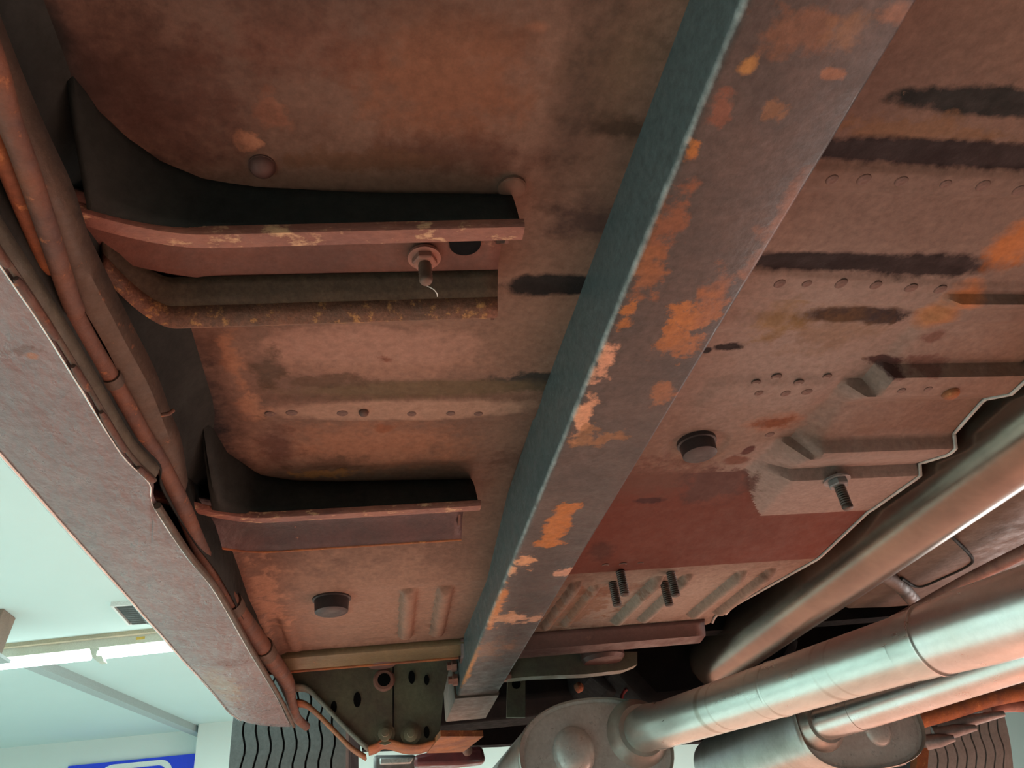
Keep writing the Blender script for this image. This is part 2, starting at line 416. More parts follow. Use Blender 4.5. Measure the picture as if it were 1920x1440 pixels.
# ceiling vent
va, vb, vc = at(208, 1171, z=HC - .02), at(213, 1135, z=HC - .02), at(330, 1125, z=HC - .02)
vent = empty('ceiling_vent', (vb.x, vb.y, ZC), 'dark grey square air vent grille set in the white ceiling', 'vent')
M_VENT = material('vent_grey', (.075, .09, .09, 1), None, None, rough=.6, bump=0)
M_VENTD = material('vent_dark', (.05, .06, .06, 1), None, None, rough=.8, bump=0)
M_WMETAL = material('white_metal', (.75, .8, .78, 1), None, None, rough=.5, bump=0)
ww = vc.x - vb.x; hh = va.y - vb.y
box('backing', (0, 0, -.012), (ww, hh, 0), M_VENTD, vent)
for k in range(9):
    y0 = hh * (k + .3) / 9.2
    prism('slat', [(y0, -.012), (y0 + .012, -.012), (y0 + hh * .06 + .012, -.034), (y0 + hh * .06, -.034)], 'x', .02, ww - .02, M_VENT, vent)
for lo, hi in (((-.015, -.015), (ww + .015, 0)), ((-.015, hh), (ww + .015, hh + .015)), ((-.015, 0), (0, hh)), ((ww, 0), (ww + .015, hh))):
    box('frame', (lo[0], lo[1], -.03), (hi[0], hi[1], 0), M_WMETAL, vent)
for k in (1, 2):
    box('mullion', (ww * k / 3 - .012, 0, -.038), (ww * k / 3 + .012, hh, -.012), M_VENT, vent)

# brown box on the ceiling at the left edge
M_BROWN = material('brown_timber', (.30, .22, .17, 1), (.24, .18, .14, 1), None, rough=.7, scale=6, bump=.1)
p0 = at(19, 1150, z=HC)
hb = empty('junction_box', (p0.x, p0.y, ZC), 'brown box hanging from the white ceiling at the left edge of the frame', 'box')
prism('body', [(-.40, 0), (.0, 0), (-.035, -.27), (-.40, -.27)], 'y', -.10, .10, M_BROWN, hb, 30, .006)
box('foot_plate', (-.44, -.13, -.29), (.02, .13, -.27), M_BATTEN, hb)

# blue sign on the front wall
sx0, sx1 = at(128, 1436, y=WY - .03).x, at(374, 1411, y=WY - .03).x
sz = CZ + at(374, 1412, y=WY - .03).z
sign = empty('wall_sign', (sx0, WY - .001, sz - .9), 'blue wall sign with a white rounded frame, its top edge in view', 'sign')
M_BLUE = material('sign_blue', (.012, .055, .78, 1), None, None, rough=.5, bump=0)
M_SWHITE = material('sign_white', (.80, .86, .82, 1), None, None, rough=.5, bump=0)
M_GOLD = material('sign_gold', (.62, .45, .16, 1), None, None, rough=.5, bump=0)
sw = sx1 - sx0
box('board', (0, -.03, 0), (sw, 0, .9), M_BLUE, sign)
def rrect(x0, z0, x1, z1, r, n=8):
    P = []
    for cx, cz, a0 in ((x1 - r, z1 - r, 0), (x0 + r, z1 - r, 90), (x0 + r, z0 + r, 180), (x1 - r, z0 + r, 270)):
        for k in range(n + 1):
            a = math.radians(a0 + 90 * k / n); P.append((cx + r * math.cos(a), cz + r * math.sin(a)))
    return P
sa, sb2 = at(190, 1430, y=WY).x - sx0, at(328, 1416, y=WY).x - sx0
prism('rounded_frame', rrect(sa, .1, sb2, .87, .14), 'y', -.036, -.03, M_SWHITE, sign, 20, label='white rounded frame')
prism('inner_field', rrect(sa + .055, .155, sb2 - .055, .815, .10), 'y', -.041, -.036, M_BLUE, sign, 20)
prism('inner_panel', rrect(sa + .11, .2, sb2 - .10, .765, .06), 'y', -.046, -.041, M_SWHITE, sign, 20, label='white panel inside the frame')
prism('emblem_stroke', [(sb2 - .36, .55), (sb2 - .27, .55), (sb2 - .25, .785), (sb2 - .31, .785)], 'y', -.051, -.046, M_GOLD, sign, 20, label='gold stroke')

# ------------------------------------------------------------------ the car
car = empty('car', (0, 0, CZ), 'raised old car seen from below, rusty brown floor pan, dark frame rail and twin exhaust', 'car')

# ---- floor pan
def base_z(y):
    z = np.full_like(y, .300)
    z = z - .032 * np.clip((y - .585) / .165, 0, 1)
    return z
def edge_x(y):
    return np.interp(y, [-.3, .45, .66, .76, .97], [.497, .502, .507, .484, .430])
def bead(x, y, bx, y0, y1, wd, h):
    e = np.clip(np.minimum(y - y0, y1 - y) / .018, 0, 1); e = np.sqrt(np.clip(1 - (1 - e) ** 2, 0, 1))
    q = np.clip(1 - ((x - bx) / wd) ** 2, 0, 1)
    return h * e * np.sqrt(q)
def yr(v, h=.007): return at(1620, v, z=.30 - h).y
RY, RP = zip(*[(yr(v, h), h) for v, h in [(538, 0), (550, .001), (570, .010), (577, .010), (579.5, .006), (603, .008), (607, .003), (684, .004), (706, .0155), (744, .017), (753, .005),
               (800, .009), (820, .011), (846, .0225), (857, .023), (874, .010), (882, .016), (896, .021), (966, .0148), (1010, .0135), (1025, 0)]])
def fq(*pts): return [at(u, v, z=z) for u, v, z in pts]
RY = tuple(np.maximum.accumulate(np.array(RY) + 1e-5 * np.arange(len(RY))))
FACETS = [(yr(536), yr(603, .008), fq((1745, 556, .30), (1712, 592, .30)), fq((1802, 566, .292), (1770, 606, .292))),
          (yr(603, .008), yr(744.5, .017), fq((1664, 655, .30), (1600, 724, .30)), fq((1700, 655, .296), (1645, 741, .284))),
          (yr(744.5, .017), yr(857.5, .023), fq((1540, 752, .30), (1478, 824, .30)), fq((1592, 752, .293), (1545, 845, .279))),
          (yr(857.5, .023), yr(1030), fq((1440, 842, .30), (1398, 877, .30)), fq((1520, 850, .281), (1425, 964, .2862)))]
def floor_z(x, y):
    z = base_z(y)
    # fillet at the sill, on the left
    z = z - .022 * np.clip((-.10 - x) / .06, 0, 1.2) ** 2
    # long shallow pressings
    for (y0, y1, x0, x1, h) in ((.335, .365, -.06, .115, .0022), (.36, .375, .19, .36, .002), (.12, .205, -.02, .09, -.005), (.535, .55, -.06, .09, .002)):
        z = z - h * sstep(y0 - .006, y0 + .006, y) * (1 - sstep(y1 - .006, y1 + .006, y)) * sstep(x0 - .02, x0 + .01, x) * (1 - sstep(x1 - .01, x1 + .02, x))
    # lap seams: sheet beyond the seam sits a little higher
    ys = np.interp(x, [-.1, .1], [at(500, 786, z=.3).y, at(905, 786, z=.3).y])
    z = z - .0022 * sstep(ys - .033, ys - .028, y) * (1 - sstep(ys - .0012, ys + .0004, y)) * sstep(-.09, -.07, x) * (1 - sstep(.12, .13, x))
    yb = np.interp(x, [.19, .40], [at(1500, 548, z=.3).y, at(1880, 577, z=.3).y])
    z = z - .0025 * sstep(yb - .028, yb - .022, y) * (1 - sstep(yb - .001, yb + .001, y)) * sstep(.16, .18, x)
    yc = np.interp(x, [.19, .40], [at(1520, 354, z=.3).y, at(1900, 368, z=.3).y])
    z = z - .0025 * sstep(yc - .020, yc - .014, y) * (1 - sstep(yc - .001, yc + .001, y)) * sstep(.16, .18, x)
    yd = at(1450, 757, z=.3).y
    sd_ = sstep(.245, .262, x + .25 * np.clip(y - .45, 0, .1))
    z = z - .004 * sd_ * sstep(yd - .045, yd - .03, y) * (1 - sstep(yd - .001, yd + .001, y)) * (1 - sstep(.34, .37, x))
    # stepped ridges running to the tunnel
    p = np.interp(y, RY, RP)
    xl = np.full_like(x, .40); xr = np.full_like(x, .42)
    for (ya_, yb_2, L_, R_) in FACETS:
        inn = (y >= ya_) & (y < yb_2)
        xl = np.where(inn, np.interp(y, [L_[0].y, L_[1].y], [L_[0].x, L_[1].x]), xl)
        xr = np.where(inn, np.interp(y, [R_[0].y, R_[1].y], [R_[0].x, R_[1].x]), xr)
    s = np.clip((x - xl) / np.maximum(xr - xl, .006), 0, 1)
    z = np.minimum(z, .300 - s * p)
    # beads of the toe panel
    for bx, y0, y1, wd, h in ((.031, .762, .93, .0085, .008), (.069, .762, .93, .0085, .008), (-.125, .80, .95, .007, .003), (-.10, .82, .95, .007, .003),
                              (.214, .775, .935, .006, .009), (.240, .79, .935, .006, .007), (.308, .775, .935, .0065, .010), (.344, .775, .935, .0065, .009),
                              (.410, .775, .93, .0065, .010), (.446, .775, .93, .0065, .009)):
        z = z - bead(x, y, bx - .06 * np.clip(y - .77, 0, 1) * (bx > .1), y0, y1, wd, h)
    # front return of the panel
    z = z - .006 * sstep(.945, .956, y)
    # drawn rings round the plugs
    for u, v, r, h in ((1305, 838, .030, -.003), (1305, 838, .020, .002), (960, 350, .0085, .002), (622, 1125, .022, .002)):
        zz = .28 if v > 1000 else .30
        c = at(u, v, z=zz); q = np.hypot(x - c.x, y - c.y) / r
        z = z - h * (1 - sstep(.8, 1.05, q))
    return z

NX, NY = 280, 560
yv = np.linspace(-.26, .962, NY)
sv = np.linspace(0, 1, NX)
Y = np.repeat(yv[:, None], NX, 1)
X = -.165 + sv[None, :] * (edge_x(Y) + .165)
Z = floor_z(X, Y)
# extra columns that fold up into the tunnel wall
ex = []
for k in range(1, 5):
    a = math.pi / 2 * k / 4
    ex.append((X[:, -1] + .007 * math.sin(a), Z[:, -1] + .007 * (1 - math.cos(a))))
ex.append((X[:, -1] + .010, Z[:, -1] + .05)); ex.append((X[:, -1] + .030, np.full(NY, .44)))
X2 = np.concatenate([X] + [e[0][:, None] for e in ex], 1); Z2 = np.concatenate([Z] + [e[1][:, None] for e in ex], 1)
Y2 = np.concatenate([Y] + [yv[:, None]] * len(ex), 1)
n, m = X2.shape
V = np.stack([X2, Y2, Z2], -1).reshape(-1, 3)
ii, jj = np.meshgrid(np.arange(n - 1), np.arange(m - 1), indexing='ij'); a0 = (ii * m + jj).ravel()
Fq = np.stack([a0, a0 + m, a0 + m + 1, a0 + 1], 1)
me = bpy.data.meshes.new('floor_pan')
me.vertices.add(len(V)); me.vertices.foreach_set('co', V.astype(np.float32).ravel())
me.loops.add(Fq.size); me.loops.foreach_set('vertex_index', Fq.astype(np.int32).ravel())
me.polygons.add(len(Fq)); me.polygons.foreach_set('loop_start', (np.arange(len(Fq)) * 4).astype(np.int32))
me.update(calc_edges=True)
zb2 = base_z(np.repeat(yv[:, None], NX, 1)); yq = np.repeat(yv[:, None], NX, 1)
slope = (yq > .586) & (yq < .749) & (np.abs(floor_z(X, yq) - zb2) < .0012) & (X > .125)
mi = np.zeros((NY, m), np.int32); mi[:, :NX] = slope
M_TOE = material('red_oxide_toe_slope', (.135, .042, .029, 1), (.115, .037, .026, 1), None, rough=.6, scale=9, fine=60, bump=.12, spec=.18, grain=.08,
                 patches=[px_patch(1215, 895, 150, 42, (.13, .065, .05, .9), .5, .8, z=.295), px_patch(1345, 905, 70, 32, (.085, .042, .036, .9), .3, .8, z=.295),
                          px_patch(1215, 942, 30, 5, (.05, .02, .02, .9), .4, .8, z=.29), px_patch(1130, 1035, 30, 14, (.07, .03, .025, .8), .5, .8, z=.275)])
me.materials.append(M_FLOOR); me.materials.append(M_TOE)
me.polygons.foreach_set('material_index', mi[:-1, :-1].ravel())
floor_pan = link('floor_pan', me, None, car, 45, 'rusty brown sheet steel floor pan with dark stains, seams and pressed beads')

glint_y = np.linspace(.05, .955, 150); glint_x = edge_x(glint_y)  # bright highlight on the fold, built as a pale tube
glint_z = floor_z(glint_x, glint_y)
tube('edge_highlight', [(a_ + .0045, b_, c_ - .0002) for a_, b_, c_ in zip(glint_x, glint_y, glint_z)], .0017, material('pale_edge_highlight', (.50, .50, .47, 1), (.38, .35, .32, 1), None, rough=.35, scale=30, bump=.2), floor_pan, 8, 'pale highlight line along the tunnel edge')

def fz(p):
    return float(floor_z(np.array([p.x]), np.array([p.y]))[0])
def on_floor(u, v):
    z = .30
    for _ in range(6):
        p = at(u, v, z=z); z = fz(p)
    return at(u, v, z=z)

# spot welds: little dished rings
def ring_mesh(r):
    prof = [(r, .0002), (r * .88, -.0003), (r * .7, -.0004), (r * .5, -.00005), (r * .25, -.0001)]
    P = [[Vector((q * math.cos(a), q * math.sin(a), h)) for a in [2 * math.pi * k / 12 for k in range(12)]] for q, h in prof]
    vs, fs = grid(P, True, True); me = bpy.data.meshes.new('spot_weld'); me.from_pydata([tuple(v) for v in vs], [], fs)
    bm = bmesh.new(); bm.from_mesh(me); bmesh.ops.recalc_face_normals(bm, faces=bm.faces); bm.to_mesh(me); bm.free()
    me.materials.append(M_WELD); me.shade_smooth(); return me
RING = ring_mesh(.0042)
for (u, v) in [(507, 776), (547, 774), (642, 775), (772, 776), (845, 775), (897, 776),
               (1462, 532), (1513, 532), (1577, 532), (1642, 535), (1708, 540), (1763, 543), (1853, 562), (1907, 562),
               (1560, 337), (1620, 337), (1690, 340), (1773, 345), (1843, 348), (1910, 357),
               (1417, 718), (1455, 708), (1423, 737), (1473, 738), (1497, 718), (1513, 735), (1550, 707),
               (1690, 733), (1740, 730), (1443, 815), (1168, 1058), (1200, 1057), (1135, 1060)]:
    p = on_floor(u, v)
    o = bpy.data.objects.new('spot_weld', RING); COL.objects.link(o); o.parent = floor_pan; o.location = p
    k = random.uniform(.85, 1.2); o.scale = (k, k * random.uniform(.85, 1.1), 1)

def plug(u, v, r, h, mat, label, dome=False):
    p = on_floor(u, v)
    if dome:
        prof = [(r * 1.05, .001), (r * 1.05, -.001)] + [(r * math.cos(a), -.001 - h * math.sin(a)) for a in np.linspace(0, 1.45, 7)]
    else:
        prof = [(r * 1.12, .002), (r * 1.12, -.0015), (r, -.002), (r * .96, -h), (r * .86, -h * 1.08), (r * .5, -h * 1.14), (r * .1, -h * 1.12)]
    lathe('drain_plug', prof, mat, floor_pan, p, (0, 0, 1), 24, 35, label)
plug(492, 310, .0062, .005, M_PLUGB, 'dusty grey domed plug', True)
plug(960, 352, .0072, .0012, M_FLOOR, 'flat blanking disc painted over', True)
plug(613, 912, .0075, .006, M_PLUGB, 'small dark plug beside the channel', True)
plug(622, 1122, .0175, .014, M_PLUG, 'black rubber plug in the toe panel')
plug(1306, 830, .0155, .012, M_PLUG, 'black rubber plug right of the frame rail')
plug(682, 772, .0035, .003, M_WELD, 'small raised rivet on the seam', True)
plug(1782, 737, .0065, .004, M_ORUST, 'orange weld nut', True)

def stud(u, v, r, length, mat, z0=None, nut=True, washer=True, parent=floor_pan, lab=None, tilt=(0, 0)):
    p = on_floor(u, v) if z0 is None else at(u, v, z=z0)
    if washer and z0 is None: p = p + Vector((0, 0, -.005))
    dirn = Vector((tilt[0], tilt[1], -1)).normalized()
    s_ = lathe('stud', [(r * .6, -.004)] + thread_prof(r, length), mat, parent, p, dirn, 16, 60, lab)
    if washer:
        lathe('washer', [(r * 1.2, -.001), (r * 2.35, -.001), (r * 2.4, .001), (r * 1.2, .001)], M_NUT if mat is not M_STUD else M_GREYM, parent, p + dirn * .0032, dirn, 24, 30)
    if nut:
        P = []
        for rr, h in ((r * .95, .004), (r * 1.7, .004), (r * 1.8, .0048), (r * 1.8, .004 + r), (r * 1.6, .004 + r * 1.2), (r * .95, .004 + r * 1.2)):
            q = dirn.to_track_quat('Z', 'Y').to_matrix()
            P.append([q @ Vector((rr * math.cos(a), rr * math.sin(a), h)) + p for a in [math.pi / 3 * k for k in range(6)]])
        vs, fs = grid(P, True, True); from_py('nut', vs, fs, M_NUT if mat is not M_STUD else M_GREYM, parent, 25)
    return p
stud(1563, 885, .0052, .033, M_STUD, lab='dark threaded stud under the seat mount')
for (u, v) in ((1163, 1071), (1149, 1092), (1257, 1073), (1245, 1092)):
    stud(u, v, .0052, .027, M_STUD, nut=False, washer=False, lab='dark threaded stud hanging from the toe panel')

# ---- outriggers: pressed channels from sill to rail
def outrigger(prof, x0, x1, flare_x, flare, yoff, sweepz, parent):
    """prof: (y, z) points; near the sill the section sweeps back towards the camera"""
    xs_ = np.concatenate([np.linspace(x0, flare_x, 16), np.linspace(flare_x, x1, 20)[1:]])
    P = []
    for x in xs_:
        q = max(0, (flare_x - x) / (flare_x - x0)); row = []
        for (y, z) in prof:
            row.append(Vector((x, y - flare * q ** 1.8 + yoff * (x - x0), z + sweepz * q ** 2)))
        P.append(row)
    return P

def channel(lipv0, lipv1, label, wallz0, lipz, pts, x0, x1, flx, flare, slope, wall_mat, in_mat, edge_mat, split):
    root = bpy.data.objects.new('outrigger', None); COL.objects.link(root); root.parent = car; root['label'] = label
    tx, ty = zip(*sorted((at(u, v, z=wallz0).x, at(u, v, z=wallz0).y) for u, v in pts['top']))
    P = []
    for x in np.concatenate([np.linspace(max(x0, tx[0] - .003), flx, 24), np.linspace(flx, x1, 24)[1:]]):
        q = max(0, (flx - x) / (flx - x0)); yl = pts['lip0'] - flare * q ** 1.8 + slope * (x - x0); zl_ = lipz - .002 * q * q
        yt = float(np.interp(x, tx, ty)); row = []
        for k in range(7):
            t = k / 6; row.append(Vector((x, yt + (yl - yt) * t ** (1.3 if yt < yl else .35), wallz0 + (zl_ - wallz0) * t)))
        P.append(row)
    sheet('side_wall', P, wall_mat, root, .002, 60, 'dark side wall')
    # rounded rust lip, a solid strip
    l0, l1 = pts['lip0'] - .0012, pts['lip1']
    lip = [(l0, lipz + .0025), (l0, lipz - .0005), (l0 + .001, lipz - .0022), ((l0 + l1) / 2, lipz - .0026), (l1 - .001, lipz - .0022), (l1, lipz - .0005), (l1, lipz + .0015), (l0 + .002, lipz + .002)]
    P = outrigger(lip, x0, x1 + .002, flx, flare, slope, -.002, car)
    vs, fs = grid(P, True, True); o = from_py('lip', vs, fs, edge_mat, root, 35, 'worn bright rust lip')
    return root

# first outrigger
ZL = .268
y_l0 = at(640, 424, z=ZL).y; y_l1 = at(640, 451, z=ZL).y
xe1 = at(973, 432, z=ZL).x
sl1 = (at(973, 418, z=ZL).y - at(400, 432, z=ZL).y) / (xe1 - at(400, 432, z=ZL).x)
X0 = -.150
o1 = channel(0, 0, 'first floor channel, bright rusty lip and olive rolled edge', .302, ZL, {'lip0': y_l0 - .16 * sl1, 'lip1': y_l1 - .16 * sl1, 'top': [(985, 378), (640, 362), (480, 350), (380, 332), (300, 298), (235, 250), (175, 185), (140, 120)]},
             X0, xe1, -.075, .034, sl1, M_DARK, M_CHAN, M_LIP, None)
ya, yb_, yc_, yd_ = [at(640, v, z=zz).y for v, zz in ((452, .287), (505, .287), (560, .276), (600, .268))]
inner = [(y_l1 - .001, .287), (ya, .2875), (yb_ - .004, .287), (yb_ + .001, .2855)]
sheet('web', outrigger([(a_ - .16 * sl1, b_) for a_, b_ in inner], X0, xe1 - .003, -.075, .034, sl1, -.004, car), M_CHAN, o1, .0015, 40, 'reddish brown web between the two edges')
roll = [(yb_ + .001, .2855), (yb_ + .004, .282), (yc_ - .004, .2785), (yc_, .2745), (yd_ - .005, .2685), (yd_ - .001, .2668), (yd_ + .001, .268), (yd_ + .0016, .275), (yd_ + .0018, .302)]
P = outrigger([(a_ - .10 * sl1, b_) for a_, b_ in roll], at(200, 532, z=.272).x, xe1 - .003, at(330, 610, z=.268).x, .034, sl1 * .8, .006, car)
M_CHANO = material('channel_olive_slope', (.070, .054, .036, 1), (.050, .040, .028, 1), None, rough=.7, scale=22, fine=100, bump=.4, spec=.2, grain=.25)
sheet('sloping_face', [r_[:4] for r_ in P], M_CHANO, o1, .0018, 50, 'dark olive sloping face')
sheet('rolled_edge', [r_[3:] for r_ in P], M_CHANR, o1, .0018, 50, 'orange pitted rolled edge')
stud(795, 474, .0037, .0215, M_RUSTY, z0=.2865, parent=o1, lab='rusty threaded stud')
c_ = at(872, 456, z=.2862); lathe('hole', [(.0085, .001), (.0085, -.0008), (.0078, -.0009), (.001, -.0009)], M_BLACK, o1, c_, (0, 0, 1), 18, 30)
tube('wire', smooth_path([at(800, 536, z=.270), at(812, 542, z=.268), at(819, 550, z=.268), at(820, 556, z=.27)]), .00025, M_WMETAL, o1, 6, 'thin pale wire end')
# closing plate of the channel end
prism('end_plate', [(y_l0 + .002, ZL), (y_l1, ZL), (ya, .287), (yb_, .287), (yc_, .2745), (yd_, .268), (yd_ + .0015, .30), (at(973, 378, z=.30).y + .002, .30)], 'x', xe1 - .006, xe1 - .004, M_CHAN, o1)

# second outrigger
ZL2 = .262
y_l0 = at(650, 957, z=ZL2).y; y_l1 = at(650, 967, z=ZL2).y
xe2 = at(896, 948, z=ZL2).x
sl2 = (at(893, 944, z=ZL2).y - at(470, 968, z=ZL2).y) / (xe2 - at(470, 968, z=ZL2).x)
X02 = -.162
o2 = channel(0, 0, 'second floor channel, dark side wall and thin chipped lip', .305, ZL2, {'lip0': y_l0 - .18 * sl2, 'lip1': y_l1 - .18 * sl2, 'top': [(905, 918), (640, 915), (560, 908), (490, 885), (425, 835), (385, 775), (372, 735)]},
             X02, xe2, -.085, .060, sl2, M_DARK, M_CHAN, M_LIP, None)
za = .272
yy = [at(650, v, z=zz).y for v, zz in ((968, .274), (985, .272), (1008, .266), (1022, .2625))]
M_CH2 = material('maroon_channel', (.075, .032, .032, 1), (.035, .022, .024, 1), (.26, .12, .07, 1), rough=.5, scale=16, fine=140, bump=.5, spot_level=.66)
roll2 = [(y_l1 - .0005, .276), (yy[0], .275), (yy[1], .273), (yy[2], .266), (yy[3] - .002, .262), (yy[3], .2625), (yy[3] + .001, .268), (yy[3] + .0012, .30)]
sheet('rolled_edge', outrigger([(a_ - .18 * sl2, b_) for a_, b_ in roll2], X02, xe2 - .008, -.090, .055, sl2, -.004, car), M_CH2, o2, .0018, 50, 'maroon rolled edge with chipped orange rim')
tube('rim', [Vector((x, yy[3] - .0004 + sl2 * (x - X02 - .18) - .055 * max(0, (-.090 - x) / (-.090 - X02)) ** 1.8, .2615 - .004 * max(0, (-.090 - x) / (-.090 - X02)) ** 2)) for x in np.linspace(X02 + .01, xe2 - .008, 28)], .0016, M_ORUST, o2, 8, 'chipped orange rim')
prism('end_plate', [(y_l0 + .002, ZL2), (y_l1, ZL2), (yy[0], .275), (yy[2], .266), (yy[3], .2625), (yy[3], .295), (at(893, 918, z=.295).y + .002, .295)], 'x', xe2 - .012, xe2 - .010, M_CHAN, o2)

# ---- frame rail (its own frame: +Y along the rail, bottom left edge at x = 0, bottom at z = 0)
za_, zb_ = .250, .224
A = at(1375, 0, z=za_); B = at(985, 950, z=.2305); E = at(856, 1306, z=zb_ - .004)
Dv = (B - A).normalized(); A2 = A - Dv * .42
wA = at(1720, 0, z=za_).x - A.x; wE = .0565
L_rail = (E - A2).length
Dv = (E - A2).normalized()
xax = Vector((1, 0, 0)); xax = (xax - Dv * xax.dot(Dv)).normalized(); zax = xax.cross(Dv).normalized()
RM = Matrix((xax, Dv, zax)).transposed().to_4x4(); RM.translation = A2
RI = RM.inverted()
def rail_local(u, v):
    r = ray(u, v); o = RI @ Vector((0, 0, 0)); dd = (RI.to_3x3() @ r); t = -o.z / dd.z
    return o + dd * t
def rail_patch(u, v, du, dv, color, soft=.35, amp=1.8):
    c = rail_local(u, v); rx = abs(rail_local(u + du, v).x - rail_local(u - du, v).x) / 2; ry = abs(rail_local(u, v + dv).y - rail_local(u, v - dv).y) / 2
    return ((c.x, c.y, 0), (rx, ry, .02), color, soft, amp)
OR2 = (.36, .125, .03)
rail_p = [
    rail_patch(1490, 60, 90, 60, (.16, .072, .04, .8), .6, 1.8), rail_patch(1590, 60, 40, 50, (.20, .10, .05, .7), .6, 1.6),
    rail_patch(1400, 125, 22, 22, (.34, .16, .05, .9), .5, 1.6), rail_patch(1350, 205, 30, 40, (.20, .075, .045, .8), .5, 2.),
    rail_patch(1298, 285, 18, 28, OR2 + (.9,), .4, 1.6), rail_patch(1560, 140, 24, 12, (.24, .10, .05, .8), .5, 2.),
    rail_patch(1450, 210, 26, 22, (.22, .10, .04, .6), .5, 2.4),
    rail_patch(1240, 430, 42, 90, (.21, .075, .035, .85), .6, 2.2), rail_patch(1215, 520, 34, 60, (.23, .085, .035, .85), .5, 2.2),
    rail_patch(1290, 600, 48, 46, (.34, .12, .03, .95), .4, 2.2), rail_patch(1275, 640, 50, 34, (.30, .11, .035, .8), .5, 2.4),
    rail_patch(1330, 560, 34, 60, (.22, .085, .04, .7), .6, 2.4), rail_patch(1175, 590, 20, 30, OR2 + (.85,), .4, 2.4),
    rail_patch(1128, 690, 24, 40, (.55, .27, .17), .5, 2.0), rail_patch(1095, 775, 18, 46, (.55, .27, .16), .5, 2.0),
    rail_patch(1240, 735, 26, 22, (.30, .12, .05, .7), .5, 2.4), rail_patch(1115, 820, 46, 20, (.26, .12, .05, .7), .5, 2.6),
    rail_patch(1045, 985, 26, 40, OR2, .25, 1.0), rail_patch(1066, 955, 26, 12, OR2, .25, 1.0), rail_patch(1030, 1018, 34, 9, OR2, .25, 1.0),
    rail_patch(980, 1055, 22, 14, (.50, .25, .13), .4, 2.2), rail_patch(1055, 1075, 22, 10, (.45, .25, .17), .4, 1.8),
    rail_patch(960, 1070, 14, 10, (.50, .26, .14), .4, 2.), rail_patch(928, 1140, 20, 40, (.42, .16, .05), .4, 1.4), rail_patch(950, 1160, 28, 12, (.42, .22, .12, .8), .4, 2.2),
    rail_patch(985, 1160, 34, 8, (.45, .26, .17, .8), .4, 2.2), rail_patch(885, 1235, 12, 26, (.44, .19, .07), .4, 1.), rail_patch(870, 1268, 12, 26, (.44, .19, .07), .4, 1.),
    rail_patch(905, 1220, 60, 22, (.22, .12, .075, .6), .6, 1.6), rail_patch(1690, 20, 40, 30, (.26, .12, .07, .7), .6, 1.4),
    rail_patch(1430, 470, 30, 90, (.22, .10, .06, .6), .6, 2.0), rail_patch(1480, 380, 20, 80, (.24, .11, .07, .6), .7, 1.4),
    rail_patch(1300, 740, 16, 30, (.24, .10, .06, .6), .6, 2.4),
    ((-.0005, .62, .04), (.0028, 3, .06), (.09, .112, .115, .95), .3, .1),  # light reflected on the left face, put into its colour
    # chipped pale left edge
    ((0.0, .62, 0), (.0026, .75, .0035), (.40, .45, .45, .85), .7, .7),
]
M_RAIL = material('dark_satin_rail_paint', (.082, .060, .053, 1), (.056, .046, .043, 1), None, rough=.42, scale=18, fine=62,
                  bump=.3, bump_scale=90, patches=rail_p, spec=.25, grain=.24)
hR = .058
rows = []
for k in range(61):
    t = k / 60; yy_ = L_rail * t; ww_ = wA + (wE - wA) * np.clip((yy_ - .3) / (L_rail - .3), 0, 1); r = .0045
    ring = [(r, 0), (ww_ - r * .6, 0), (ww_ - r * .18, r * .18), (ww_, r * .6), (ww_, hR), (0, hR), (0, r), (r * .08, r * .62), (r * .3, r * .3), (r * .62, r * .08)]
    rows.append([Vector((x, yy_, z)) for x, z in ring])
vs, fs = grid(rows, True, True)
rail = from_py('frame_rail', vs, fs, M_RAIL, car, 50, 'long dark grey box rail with orange rust patches')
rail.matrix_local = RM
# bolted collar at the front end of the rail
M_COLLAR = material('worn_brown_collar', (.17, .115, .09, 1), (.13, .09, .07, 1), (.30, .22, .17, 1), rough=.5, scale=30, fine=80, bump=.3, spot_level=.66)
col_rows = []
for k in range(6):
    yy_ = L_rail + .003 + .125 * k / 5
    col_rows.append([Vector((x, yy_, z)) for x, z in [(-.001, -.002), (wE + .001, -.002), (wE + .002, 0), (wE + .002, hR), (-.002, hR), (-.002, 0)]])
vs, fs = grid(col_rows, True, True)
cl = from_py('rail_collar', vs, fs, M_COLLAR, car, 40, 'brown worn collar at the far end of the rail'); cl.matrix_local = RM
for zz, s_ in ((.012, -1), (.030, -1), (.012, 1), (.028, 1)):
    p = RM @ Vector((-.002 if s_ < 0 else wE + .001, L_rail - .035, zz)); dd = (RM.to_3x3() @ Vector((s_, 0, 0)))
    lathe('bolt', [(.0035, 0), (.0075, .0), (.0075, .006), (.005, .007), (.005, .012), (.002, .0125)], M_NUT, cl, (RM.inverted() @ p), Vector((s_, 0, 0)), 6, 25, 'pinkish rusty bolt head')

